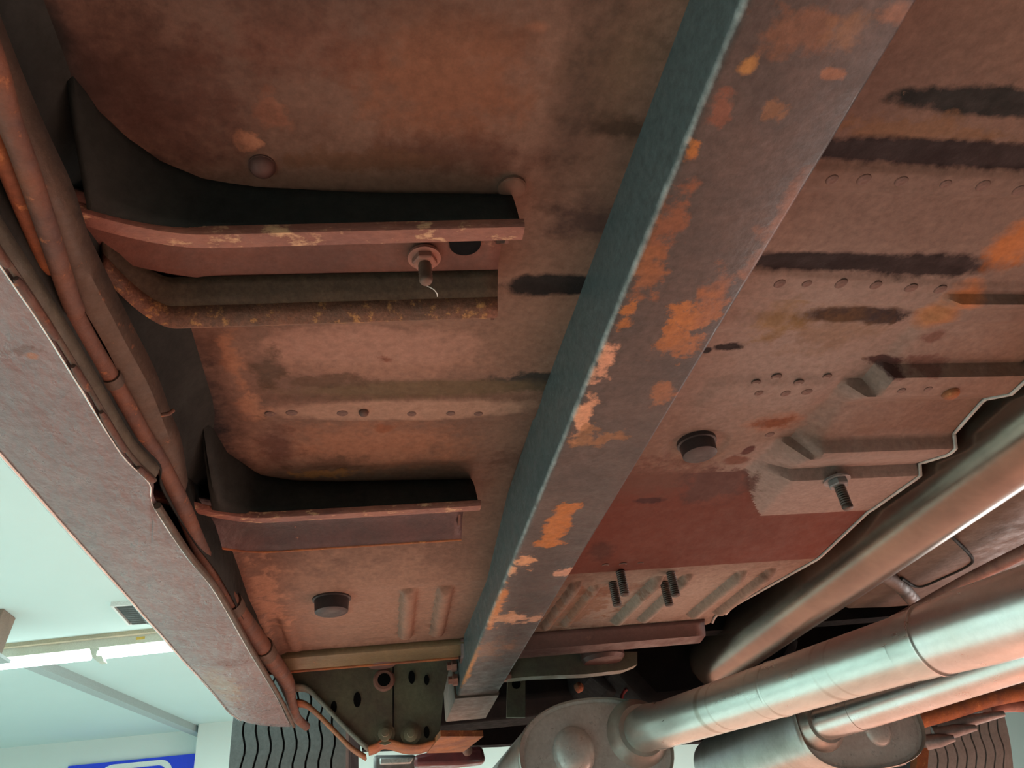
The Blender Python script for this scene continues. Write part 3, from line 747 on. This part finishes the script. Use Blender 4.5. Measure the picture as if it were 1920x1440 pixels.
# ---- rocker (sill)
edge_in = [(-160, 255), (-60, 400), (0, 490), (75, 600), (150, 720), (230, 850), (282, 905), (290, 948), (350, 1040), (405, 1110), (465, 1215), (520, 1308), (546, 1362)]
edge_out = [(-260, 560), (-100, 738), (0, 850), (75, 935), (150, 1020), (240, 1120), (270, 1155), (300, 1188), (345, 1240), (375, 1272), (405, 1306), (430, 1336), (452, 1352)]
ZR = .225
P = []
ei = smooth_path([at(u, v, z=ZR) for u, v in edge_in], 6); eo = smooth_path([at(u, v, z=ZR) for u, v in edge_out], 6)
for a, b in zip(ei, eo):
    row = []
    nrm = Vector((-1, 0, 0))
    row += [a + Vector((.0, 0, .0025)), a + Vector((-.0015, 0, 0))]
    for k in range(1, 8):
        q = k / 8; row.append(a.lerp(b, q) + Vector((0, 0, -.002 * math.sin(math.pi * q))))
    row += [b + Vector((.004, 0, .0)), b + Vector((.0012, 0, .0012)), b + Vector((0, 0, .004)), b + Vector((-.004, 0, .03)), b + Vector((-.012, 0, .12)), b + Vector((-.03, 0, .5))]
    P.append(row)
sheet('rocker_panel', P, M_ROCKER, car, .0016, 50, 'lumpy pinkish grey sill panel').parent = car
M_GLINT = material('sill_edge_glint', (.72, .76, .75, 1), (.62, .64, .63, 1), None, rough=.22, metal=.9, scale=30, bump=.1)  # shiny tubes stand in for the glint on the sill edges
tube('sill_glint', [p + Vector((-.0008, 0, .0008)) for p in eo], .0013, M_GLINT, car, 10, 'bright glint along the outer edge of the sill')
tube('sill_inner_glint', [p + Vector((-.0006, 0, -.0004)) for p in ei], .0006, M_GLINT, car, 8, 'bright glint along the inner edge of the sill')
# rust lip with open slots along the inner edge
lip_pts = smooth_path([at(u + 9, v + 2, z=ZR - .001) for u, v in edge_in[:7]], 14)
seg_ = [(0, 30), (32, 47), (52, 58), (61, 70), (75, 84)]
rl = bpy.data.objects.new('pinch_weld', None); COL.objects.link(rl); rl.parent = car; rl['label'] = 'slotted rusty weld flange along the sill'
for a, b in seg_:
    b = min(b, len(lip_pts))
    if b - a > 2: tube('flange_lip', lip_pts[a:b], [.0012] + [.0019] * (b - a - 2) + [.0012], M_LINE, rl, 8)
tube('flange_base', [p + Vector((-.0005, 0, .0022)) for p in lip_pts], .0014, M_FLANGE, rl, 8)
# far lip
lip2 = smooth_path([at(u + 5, v, z=ZR - .001) for u, v in edge_in[7:]], 8)
tube('flange_lip', lip2, .0024, M_FLANGE, rl, 8)
# sealer strip and dark inner wall
P = []; P2 = []
for i, a in enumerate(ei):
    k = Vector((.004, 0, 0))
    P.append([a + Vector((.001, 0, .001)), a + Vector((.003, 0, .006)), a + Vector((.0035, 0, .010))])
    P2.append([a + Vector((.0035, 0, .010)), a + Vector((.003, 0, .03)), a + Vector((.0, 0, .05)), a + Vector((-.012, 0, .10))])
sheet('sealer_strip', P[:37], M_SEALER, car, .001, 60, 'grey green seam sealer strip')
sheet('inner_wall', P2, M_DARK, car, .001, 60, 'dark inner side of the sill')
# dark side of the floor well, from the floor sheet down to the sill
P = []
for y in np.linspace(-.26, .965, 70):
    xt = float(np.interp(y, [-.26, .20, .27, .34, .46, .56, .62, .95], [-.119, -.119, -.124, -.108, -.110, -.128, -.136, -.153]))
    zt = float(base_z(np.array([y]))[0]) + .002
    P.append([Vector((xt + .004, y, zt + .001)), Vector((xt, y, zt - .002)), Vector((xt - .008, y, zt - .010)), Vector((xt - .016, y, zt - .024)), Vector((xt - .020, y, zt - .042))])
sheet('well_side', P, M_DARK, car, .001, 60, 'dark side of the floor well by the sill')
# the lines that run along it
zl = .2385
lineA = smooth_path([at(u, v, z=zl) for u, v in [(-85, -120), (-40, 40), (-8, 135), (16, 222), (41, 289), (73, 382), (101, 467), (130, 555), (146, 592)]], 6)
tube('fuel_line', lineA, [.0042] * (len(lineA) - 3) + [.004, .0034, .002], M_LINE, car, 14, 'upper rusty orange line ending in a rounded tip')
lineD = smooth_path([at(u, v, z=zl + .004) for u, v in [(-70, 60), (-25, 220), (8, 300), (41, 382), (72, 455), (95, 510)]], 6)
tube('vent_line', lineD, [.0036] * (len(lineD) - 2) + [.003, .002], M_ORUST, car, 12, 'orange rusty line behind the upper line')
lineB = smooth_path([at(u, v, z=zl + .003) for u, v in [(134, 578), (172, 648), (223, 732), (268, 813), (298, 860), (338, 940), (390, 1060), (455, 1160), (502, 1227), (538, 1277), (546, 1315), (556, 1345), (574, 1362)]], 6)
tube('brake_line', lineB, np.interp(np.arange(len(lineB)), [0, 24, 36, 44, 50, 58, 72], [.0042, .0046, .0066, .009, .0095, .0072, .0062]), M_LINE, car, 14, 'lower rusty line running to the front wheel')
for (u, v, r_) in ((205, 702, .0054), (432, 1126, .0096), (492, 1212, .0108)):
    c0 = at(u, v, z=zl + .003); c1 = at(u + 9, v + 15, z=zl + .003)
    tube('line_clip', [c0, c1], r_, M_FLANGE, car, 12)
lineC = [(-70, -20, 6), (8, 170, 6), (60, 289, 8), (103, 382, 11), (118, 430, 14), (133, 482, 17), (161, 544, 20), (218, 648, 17), (261, 732, 19), (297, 813, 15), (321, 860, 10), (338, 935, 6)]
P = []
for i, (u, v, wv) in enumerate(lineC):
    a = at(u - wv, v + 4, z=.244); b = at(u + wv, v - 4, z=.247)
    P.append([a + Vector((0, 0, .006)), a, a.lerp(b, .5) + Vector((0, 0, -.0012)), b, b + Vector((.001, 0, .012))])
cols = list(zip(*P)); rowsC = list(zip(*[smooth_path(c, 5) for c in cols]))
fl_ = sheet('inner_flange', rowsC, M_FLANGE, car, .001, 50, 'brown flange behind the lines')
tA = at(303, 778, z=.244); tube('tab', [tA, tA + Vector((.004, -.001, 0)), tA + Vector((.006, 0, .003))], .0012, M_LINE, fl_, 8)

# ---- front edge of the floor: cross flange
M_XF = material('toe_cross_flange', (.17, .125, .062, 1), (.115, .09, .045, 1), (.30, .13, .06, 1), rough=.55, scale=9, fine=60, bump=.25, spot_level=.66)
fl0 = at(528, 1248, z=.262); fl1 = at(860, 1226, z=.262)
P = []
for x, yo in zip(np.linspace(-.17, .12, 24), np.linspace(0, 1, 24)):
    y0 = .950
    P.append([Vector((x, y0, .266)), Vector((x, y0 + .004, .260)), Vector((x, y0 + .012, .2585)), Vector((x, y0 + .03, .2585)), Vector((x, y0 + .036, .256)), Vector((x, y0 + .043, .2555)), Vector((x, y0 + .045, .27))])
tube('rim', [(x, .994, .2545) for x in np.linspace(-.165, .115, 20)], .0022, M_ORUST, car, 8)
sheet('toe_flange', P, M_XF, car, .002, 40, 'olive and orange front edge of the floor')
M_XR = material('maroon_toe_channel', (.12, .058, .05, 1), (.085, .042, .036, 1), (.25, .13, .09, 1), rough=.45, scale=14, fine=60, bump=.25, spot_level=.66)
xr1 = at(1298, 1188, z=.262).x
P = []
for x in np.linspace(.10, xr1, 24):
    y0 = .949
    P.append([Vector((x, y0, .266)), Vector((x, y0 + .004, .262)), Vector((x, y0 + .010, .248)), Vector((x, y0 + .022, .2465)), Vector((x, y0 + .028, .2455)), Vector((x, y0 + .036, .2455)), Vector((x, y0 + .040, .249)), Vector((x, y0 + .041, .28))])
sheet('toe_channel', P, M_XR, car, .002, 40, 'maroon pressed channel across the toe panel')
c_ = at(716, 1243, z=.258); lathe('floor_plug', [(.020, .01), (.020, -.001), (.016, -.004), (.004, -.005)], M_PLUGB, car, c_, (0, 0, 1), 20, 30, 'flat oval plug under the toe flange')
c_ = at(1130, 1232, z=.245); lathe('floor_plug', [(.030, .012), (.030, -.001), (.026, -.006), (.004, -.007)], M_XR, car, c_, (0, 0, 1), 22, 30, 'round maroon plug beside the rail')
# bracket strip under the channel, right of the rail
pts_ = [(930, 1222), (1195, 1222), (1195, 1246), (1170, 1256), (1100, 1264), (1000, 1268), (925, 1275)]
prism('toe_bracket', [(at(u, v, y=1.03).x, at(u, v, y=1.03).z) for u, v in pts_], 'y', 1.03, 1.05, M_TORQ, car, label='grey green bracket under the toe channel')

# ---- torque box
YT = 1.055
def tp(u, v, y=YT): q = at(u, v, y=y); return (q.x, q.z)
tl = [(540, 1225), (736, 1225), (736, 1392), (715, 1388), (700, 1396), (690, 1400), (664, 1378), (632, 1346), (604, 1315), (580, 1290), (548, 1284)]
tr = [(739, 1225), (850, 1218), (832, 1300), (824, 1384), (812, 1392), (800, 1396), (770, 1398), (739, 1393)]
tb = bpy.data.objects.new('torque_box', None); COL.objects.link(tb); tb.parent = car; tb['label'] = 'olive grey torque box plate with bolts and an orange bottom flange'
prism('face_plate', [tp(*p) for p in tl], 'y', YT, YT + .02, M_TORQ, tb)
prism('face_plate', [tp(*p) for p in tr], 'y', YT + .003, YT + .02, M_TORQ, tb)
def flange(name, pts, mat, y0, y1, th, lab=None):
    P = [[Vector((*([tp(u, v)[0], y0]), tp(u, v)[1])), Vector((tp(u, v)[0], y1, tp(u, v)[1]))] for u, v in pts]
    cols = list(zip(*P)); rows_ = list(zip(*[smooth_path(c, 4) for c in cols]))
    return sheet(name, rows_, mat, tb, th, 60, lab)
flange('bottom_flange', [(690, 1401), (705, 1396), (718, 1388), (735, 1390), (760, 1397), (785, 1398), (805, 1393), (830, 1386), (850, 1386)], M_ORUST, YT - .005, YT + .06, .0025, 'orange wavy bottom flange')
flange('side_flange', [(548, 1285), (575, 1288), (602, 1313), (634, 1347), (666, 1379), (690, 1401)], M_SEALER, YT - .006, YT + .03, .003, 'pale double edge')
flange('rear_flange', [(548, 1296), (566, 1300), (590, 1320), (622, 1352), (654, 1384), (684, 1404)], M_ORUST, YT + .05, YT + .09, .003)
pb = RM.inverted()
prism('bottom_plate', [(at(u, v, z=.168).x, at(u, v, z=.168).y) for u, v in [(826, 1376), (906, 1376), (868, 1406), (800, 1408)]], 'z', .165, .172, M_ORUST, tb, label='orange plate under the collar')
def onT(u, v): return at(u, v, y=YT)
lathe('washer', [(.007, .0), (.014, .0), (.0145, .003), (.012, .0045), (.0075, .0045)], M_NUT, tb, onT(720, 1276), (0, -1, 0), 24, 30, 'pale pink round washer')
lathe('slot', [(.0085, 0), (.0085, .0048), (.001, .0049)], M_BLACK, tb, onT(720, 1276), (0, -1, 0), 16, 30)
for u, v in ((722, 1377), (770, 1378)):
    lathe('bolt', [(.013, 0), (.013, .002), (.009, .002), (.009, .009), (.005, .010), (.005, .016), (.001, .0165)], M_TORQ, tb, onT(u, v), (0, -1, 0), 12, 30)
for u, v, r in ((670, 1312, .005), (626, 1326, .004), (800, 1373, .0038), (800, 1275, .0035), (772, 1270, .0045)):
    lathe('slot', [(r, 0), (r, .0012), (r * .8, .0012), (.0005, .0008)], M_BLACK, tb, onT(u, v), (0, -1, 0), 12, 30, squash=1.9)

# ---- dark bay beyond: firewall, light block, valance, engine
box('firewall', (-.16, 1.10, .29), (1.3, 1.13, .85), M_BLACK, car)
box('bay_light_block', (-.16, 1.0, .62), (1.45, 2.6, .66), M_BLACK, car)  # panel added to keep light out of the bay
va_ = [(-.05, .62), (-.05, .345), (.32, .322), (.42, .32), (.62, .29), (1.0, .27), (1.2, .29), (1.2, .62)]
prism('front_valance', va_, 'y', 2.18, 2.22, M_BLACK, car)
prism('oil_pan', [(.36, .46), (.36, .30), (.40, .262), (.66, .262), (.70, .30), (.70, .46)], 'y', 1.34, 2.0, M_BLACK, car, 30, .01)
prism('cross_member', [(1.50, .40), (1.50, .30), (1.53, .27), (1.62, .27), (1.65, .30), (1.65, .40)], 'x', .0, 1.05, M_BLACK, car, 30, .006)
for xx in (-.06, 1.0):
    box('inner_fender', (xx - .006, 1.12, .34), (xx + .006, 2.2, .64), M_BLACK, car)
# small things in the dark
q = at(970, 1300, y=1.2); prism('mount_bracket', [tp(952, 1262, 1.2), tp(985, 1262, 1.2), tp(985, 1345, 1.2), tp(950, 1345, 1.2)], 'y', 1.2, 1.206, M_TORQ, car, label='dim olive strap bracket')
lathe('slot', [(.007, 0), (.007, .001), (.001, .001)], M_BLACK, car, at(968, 1283, y=1.199), (0, -1, 0), 12, 30)
lathe('connector', [(.004, -.004), (.008, -.002), (.008, .006), (.004, .010)], M_ORUST, car, at(1083, 1290, y=1.3), (.6, -.6, .2), 10, 40, 'small orange fitting')
tube('hose', smooth_path([at(u, v, y=1.3) for u, v in [(1163, 1325), (1168, 1300), (1182, 1289), (1205, 1288), (1222, 1292)]]), .003, M_MAROON, car, 8)
# caliper-like block and maroon arm below the torque box
blk = prism('suspension_bracket', [tp(700, 1415, 1.26), tp(781, 1414, 1.26), tp(775, 1433, 1.26), tp(782, 1447, 1.26), tp(700, 1450, 1.26)], 'y', 1.26, 1.32, M_GREYM, car, 30, .005, 'grey metal bracket below the torque box')
prism('bracket_face', [tp(712, 1421, 1.255), tp(776, 1420, 1.255), tp(770, 1432, 1.255), tp(712, 1434, 1.255)], 'y', 1.253, 1.26, M_PLATE, blk, 30, .002)
prism('cross_tube', [tp(775, 1416, 1.34), tp(830, 1404, 1.34), tp(905, 1398, 1.34), tp(912, 1428, 1.34), tp(860, 1434, 1.34), tp(778, 1436, 1.34)], 'y', 1.34, 1.38, M_MAROON, car, 30, .006, 'maroon painted cross tube')
lathe('bolt', [(.008, 0), (.008, .006), (.005, .008), (.001, .0085)], M_NUT, car, at(876, 1408, y=1.338), (0, -1, 0), 12, 30)

# ---- tunnel and right floor
P = []
arc = [(.52, .44), (.535, .455), (.60, .462), (.66, .45), (.692, .40), (.706, .335), (.715, .312), (.735, .303), (.80, .300), (.90, .300), (1.05, .30), (1.24, .30)]
for y in np.linspace(-.26, 1.08, 40):
    P.append([Vector((x - .02 * max(0, y - .7), y, z)) for x, z in arc])
sheet('tunnel_panel', P, M_TUNNEL, car, .0016, 40, 'dim brown transmission tunnel and right floor')
# rectangular pressed line and ridges
rc = [at(u, v, z=.299) for u, v in [(1690, 1085), (1722, 1100), (1770, 1082), (1815, 1060), (1822, 1045), (1790, 1012), (1782, 1004)]]
tube('pressed_line', smooth_path(rc), .0022, M_DARK, car, 8, 'dark rectangular seam line')
for pts_, r in (([(1650, 1075), (1690, 1100), (1725, 1140)], .011), ([(1590, 1160), (1650, 1150), (1720, 1160)], .008)):
    tube('pressed_rib', smooth_path([at(u, v, z=.30) for u, v in pts_]), r, M_TUNNEL, car, 10)
ln = [at(u, v, z=.27) for u, v in [(1930, 1030), (1820, 1085), (1730, 1135), (1640, 1185)]]
tube('cable', smooth_path(ln), .0085, M_NUT, car, 10, 'salmon coloured line above the exhaust')

# ---- driveshaft
ds0, ds1 = at(1920, 800, x=.56), at(1385, 1204, x=.56)
dd = (ds1 - ds0).normalized(); s0 = ds0 - dd * .75; s1 = ds1 + dd * .22
RD = .0415
ds = tube('driveshaft', [s0 + (s1 - s0) * t for t in np.linspace(0, 1, 30)], RD, M_SHAFT, car, 40, 'thick brown steel driveshaft')

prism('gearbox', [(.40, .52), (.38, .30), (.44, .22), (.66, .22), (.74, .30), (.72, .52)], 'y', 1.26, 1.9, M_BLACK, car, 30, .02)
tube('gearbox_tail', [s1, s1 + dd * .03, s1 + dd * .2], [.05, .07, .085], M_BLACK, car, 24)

# ---- exhaust
def superellipse(a, b, n=48, e=2.3):
    out = []
    for k in range(n):
        t = 2 * math.pi * k / n; c, s_ = math.cos(t), math.sin(t)
        out.append((a * math.copysign(abs(c) ** (2 / e), c), b * math.copysign(abs(s_) ** (2 / e), s_)))
    return out
def muffler(u, v, y0, a, b, length, axis, e, dimple, collar, lab):
    c = at(u, v, y=y0); axis = Vector(axis).normalized()
    xa = Vector((0, 0, 1)); xx = axis.cross(Vector((0, 0, 1))).normalized(); zz = xx.cross(axis).normalized()
    if xx.x < 0: xx = -xx
    root = bpy.data.objects.new('muffler', None); COL.objects.link(root); root.parent = car; root['label'] = lab
    def ring(s_, d): return [c + xx * p * s_ + zz * q_ * s_ + axis * d for p, q_ in superellipse(a, b, 56, e)]
    rows_ = [ring(.985, .006), ring(.99, -.001), ring(1.0, -.003), ring(1.012, .0), ring(1.014, .008), ring(1.0, .012), ring(1.0, .05), ring(1.0, length - .02), ring(.97, length)]
    vs, fs = grid(rows_, True, True); from_py('shell', vs, fs, M_MUFF, root, 40)
    rows_ = [ring(.984, .004), ring(.955, .0055), ring(.94, .0045), ring(.90, .003), ring(.5, .0028), ring(.05, .0028)]
    vs, fs = grid(rows_, True, True); from_py('end_plate', vs, fs, M_PLATE, root, 40, 'grey stamped end plate')
    dx, dz, dr, dh = dimple
    P = []
    for h, rr in [(0.004, 1.03), (.0, 1.0), (-.3, .97), (-.6, .84), (-.85, .6), (-.97, .3), (-1., .05)]:
        d = h * dh if h <= 0 else h
        P.append([c + xx * (dx + dr * rr * math.cos(t)) + zz * (dz + dr * 1.12 * rr * math.sin(t)) + axis * (.004 + d) for t in [2 * math.pi * k / 28 for k in range(28)]])
    vs, fs = grid(P, True, True); from_py('dimple', vs, fs, M_PLATE, root, 50)
    pc = c + xx * collar[0] + zz * collar[1]
    lathe('inlet_collar', [(collar[2] + .012, -.004), (collar[2] + .010, .002), (collar[2] + .004, .010), (collar[2] + .002, .016), (collar[2] - .004, .016), (collar[2] - .004, -.002)], M_MUFF, root, pc, -axis, 36, 40)
    return root, pc, axis
m1, pc1, ax1 = muffler(1120, 1410, .93, .092, .059, .42, (-.02, 1, -.01), 2.25, (-.027, .003, .025, .016), (.054, .016, .0265), 'left oval muffler with a domed end plate')
m2, pc2, ax2 = muffler(1612, 1353, 1.12, .104, .064, .40, (-.05, 1, -.01), 2.7, (.026, -.012, .022, .010), (-.066, .002, .0265), 'right oval muffler half hidden by the near pipe')
pn = at(1920, 1145, y=.44); d1 = (pn - pc1); far = pc1 - d1 * -.0
pth = [pc1 + ax1 * .02, pc1 - ax1 * .03 + d1 * .02] + [pc1 + d1 * t for t in np.linspace(.12, 1.9, 24)]
e1 = tube('exhaust_pipe', pth, .0240, M_PIPE, car, 40, 'left silvery exhaust pipe with brown drips')
sl0 = min(np.linspace(.3, .95, 200), key=lambda t: abs(proj(pc1 + d1 * t)[0] - 1752))
tube('pipe_sleeve', [pc1 + d1 * t for t in np.linspace(sl0, 1.9, 16)], [.0252] + [.0266] * 15, M_PIPE2, e1, 40, 'brighter slipped-on pipe section')
tube('sleeve_rim', [pc1 + d1 * (sl0 - .001), pc1 + d1 * (sl0 + .0015)], .0267, M_PIPE2, e1, 40)
tube('clamp_band', [pc1 + d1 * (sl0 - .05), pc1 + d1 * (sl0 - .045), pc1 + d1 * (sl0 + .02)], [.0243, .0248, .0248], M_PIPE, e1, 40)
for t in (.08, .50):
    tube('weld_seam', [pc1 + d1 * t, pc1 + d1 * (t + .004), pc1 + d1 * (t + .008)], [.0241, .0246, .0241], M_PIPE, e1, 40)
pn2 = at(1920, 1231, y=.80); d2 = pn2 - pc2
pth = [pc2 + ax2 * .02, pc2 - ax2 * .02 + d2 * .02] + [pc2 + d2 * t for t in np.linspace(.12, 3.2, 24)]
e2 = tube('exhaust_pipe', pth, .0245, M_PIPE2, car, 40, 'right salmon tinted exhaust pipe behind the near one')
tube('joint_ring', [pc2 + d2 * .20, pc2 + d2 * .23], 0.0252, M_PIPE2, e2, 40)

# ---- front suspension on the right
arm = tube('control_arm', smooth_path([at(u, v, y=1.3) for u, v in [(1700, 1352), (1780, 1330), (1860, 1305), (1960, 1288)]]), [.017] * 19, M_ORUST, car, 12, 'orange rusty arm behind the right muffler')
for k, (u0, v0, u1, v1) in enumerate(((1752, 1362, 1882, 1338), (1750, 1376, 1830, 1364), (1735, 1392, 1790, 1384))):
    a, b = at(u0, v0, y=1.33), at(u1, v1, y=1.30)
    tube('spring_plate', [a, a.lerp(b, .5), b], [.013, .011, .005], M_GREYM, car, 8, 'grey brown stacked plate' )
tube('ball_joint', smooth_path([at(u, v, y=1.32) for u, v in [(1850, 1330), (1890, 1322), (1940, 1325)]]), .012, M_NUT, car, 12)
prism('upright_post', [tp(1722, 1402, 1.34), tp(1742, 1402, 1.34), tp(1738, 1460, 1.34), tp(1716, 1460, 1.34)], 'y', 1.34, 1.36, M_ORUST, car)
box('bracket_bar', tuple(at(1600, 1440, y=1.38) - Vector((0, 0, .005))), tuple(at(1700, 1428, y=1.38) + Vector((0, .03, .012))), M_GREYM, car, .003)

# ---- front wheels
def wheel(xc, yc, zc, R, wd, lab):
    root = bpy.data.objects.new('wheel', None); COL.objects.link(root); root.parent = car; root.location = (xc, yc, zc); root['label'] = lab
    NS = 180; h = wd / 2
    # carcass with shoulders
    prof = [(-h * .78, R * .62), (-h * 1.03, R * .78), (-h * 1.02, R * .90), (-h * .96, R * .955), (-h * .86, R * .975), (h * .86, R * .975), (h * .96, R * .955), (h * 1.02, R * .90), (h * 1.03, R * .78), (h * .78, R * .62)]
    P = [[Vector((x, r * math.cos(2 * math.pi * k / 96), r * math.sin(2 * math.pi * k / 96))) for x, r in prof] for k in range(97)]
    vs, fs = grid(P); from_py('carcass', vs, fs, M_TIRED, root, 50)
    # nine tread ribs separated by zigzag grooves
    nr = 9; gw = .0035; pw = wd * .97 / nr
    def zig(k): return .0028 * (1 if (k % 6) in (0, 1) else (-1 if (k % 6) in (3, 4) else 0))
    for i in range(nr):
        xa = -wd * .485 + i * pw + (gw / 2 if i else 0); xb = -wd * .485 + (i + 1) * pw - (gw / 2 if i < nr - 1 else 0)
        rows_ = []
        for k in range(NS + 1):
            a = 2 * math.pi * k / NS; z0 = zig(k); l = xa + (z0 if i else 0); r_ = xb + (z0 if i < nr - 1 else 0)
            ra = R * (1 - .012 * (abs(l) / h) ** 4); rb = R * (1 - .012 * (abs(r_) / h) ** 4); ri = R * .972
            if i == 0: ri0 = R * .93; l0 = l - .004
            else: ri0 = ri; l0 = l
            if i == nr - 1: ri1 = R * .93; r0 = r_ + .004
            else: ri1 = ri; r0 = r_
            rows_.append([Vector((x, q_ * math.cos(a), q_ * math.sin(a))) for x, q_ in ((l0, ri0), (l, ra), (r_, rb), (r0, ri1))])
        vs, fs = grid(rows_); from_py('tread_rib', vs, fs, M_TIRE, root, 40)
    P = [[Vector((x, r * math.cos(2 * math.pi * k / 48), r * math.sin(2 * math.pi * k / 48))) for x, r in [(-h * .7, R * .63), (-h * .5, R * .60), (0, R * .5), (h * .1, R * .2), (h * .1, .004)]] for k in range(49)]
    vs, fs = grid(P); from_py('rim', vs, fs, M_GREYM, root, 40)
    return root
wheel(-.155, 1.43 + .325, .25, .325, .196, 'left front wheel with zigzag tyre grooves')
wheel(1.125, 1.43 + .325, .25, .325, .196, 'right front wheel half hidden by suspension')

# ---- unseen body panels, added to block light from above and behind
M_LIGHT_BLOCK = material('light_block_brown', (.22, .10, .085, 1), None, None, rough=.5, bump=0)
bd = bpy.data.objects.new('body_light_block', None); COL.objects.link(bd); bd.parent = car
box('roof_light_block', (-.26, -2.4, .74), (1.30, 1.1, .76), M_LIGHT_BLOCK, bd)
box('hood_light_block', (-.16, 1.1, .70), (1.36, 2.75, .72), M_LIGHT_BLOCK, bd)
box('right_light_block', (1.25, -2.4, .20), (1.30, 1.15, .75), M_LIGHT_BLOCK, bd)
box('rear_floor_light_block', (-.22, -2.4, .30), (1.26, -.26, .32), M_LIGHT_BLOCK, bd)
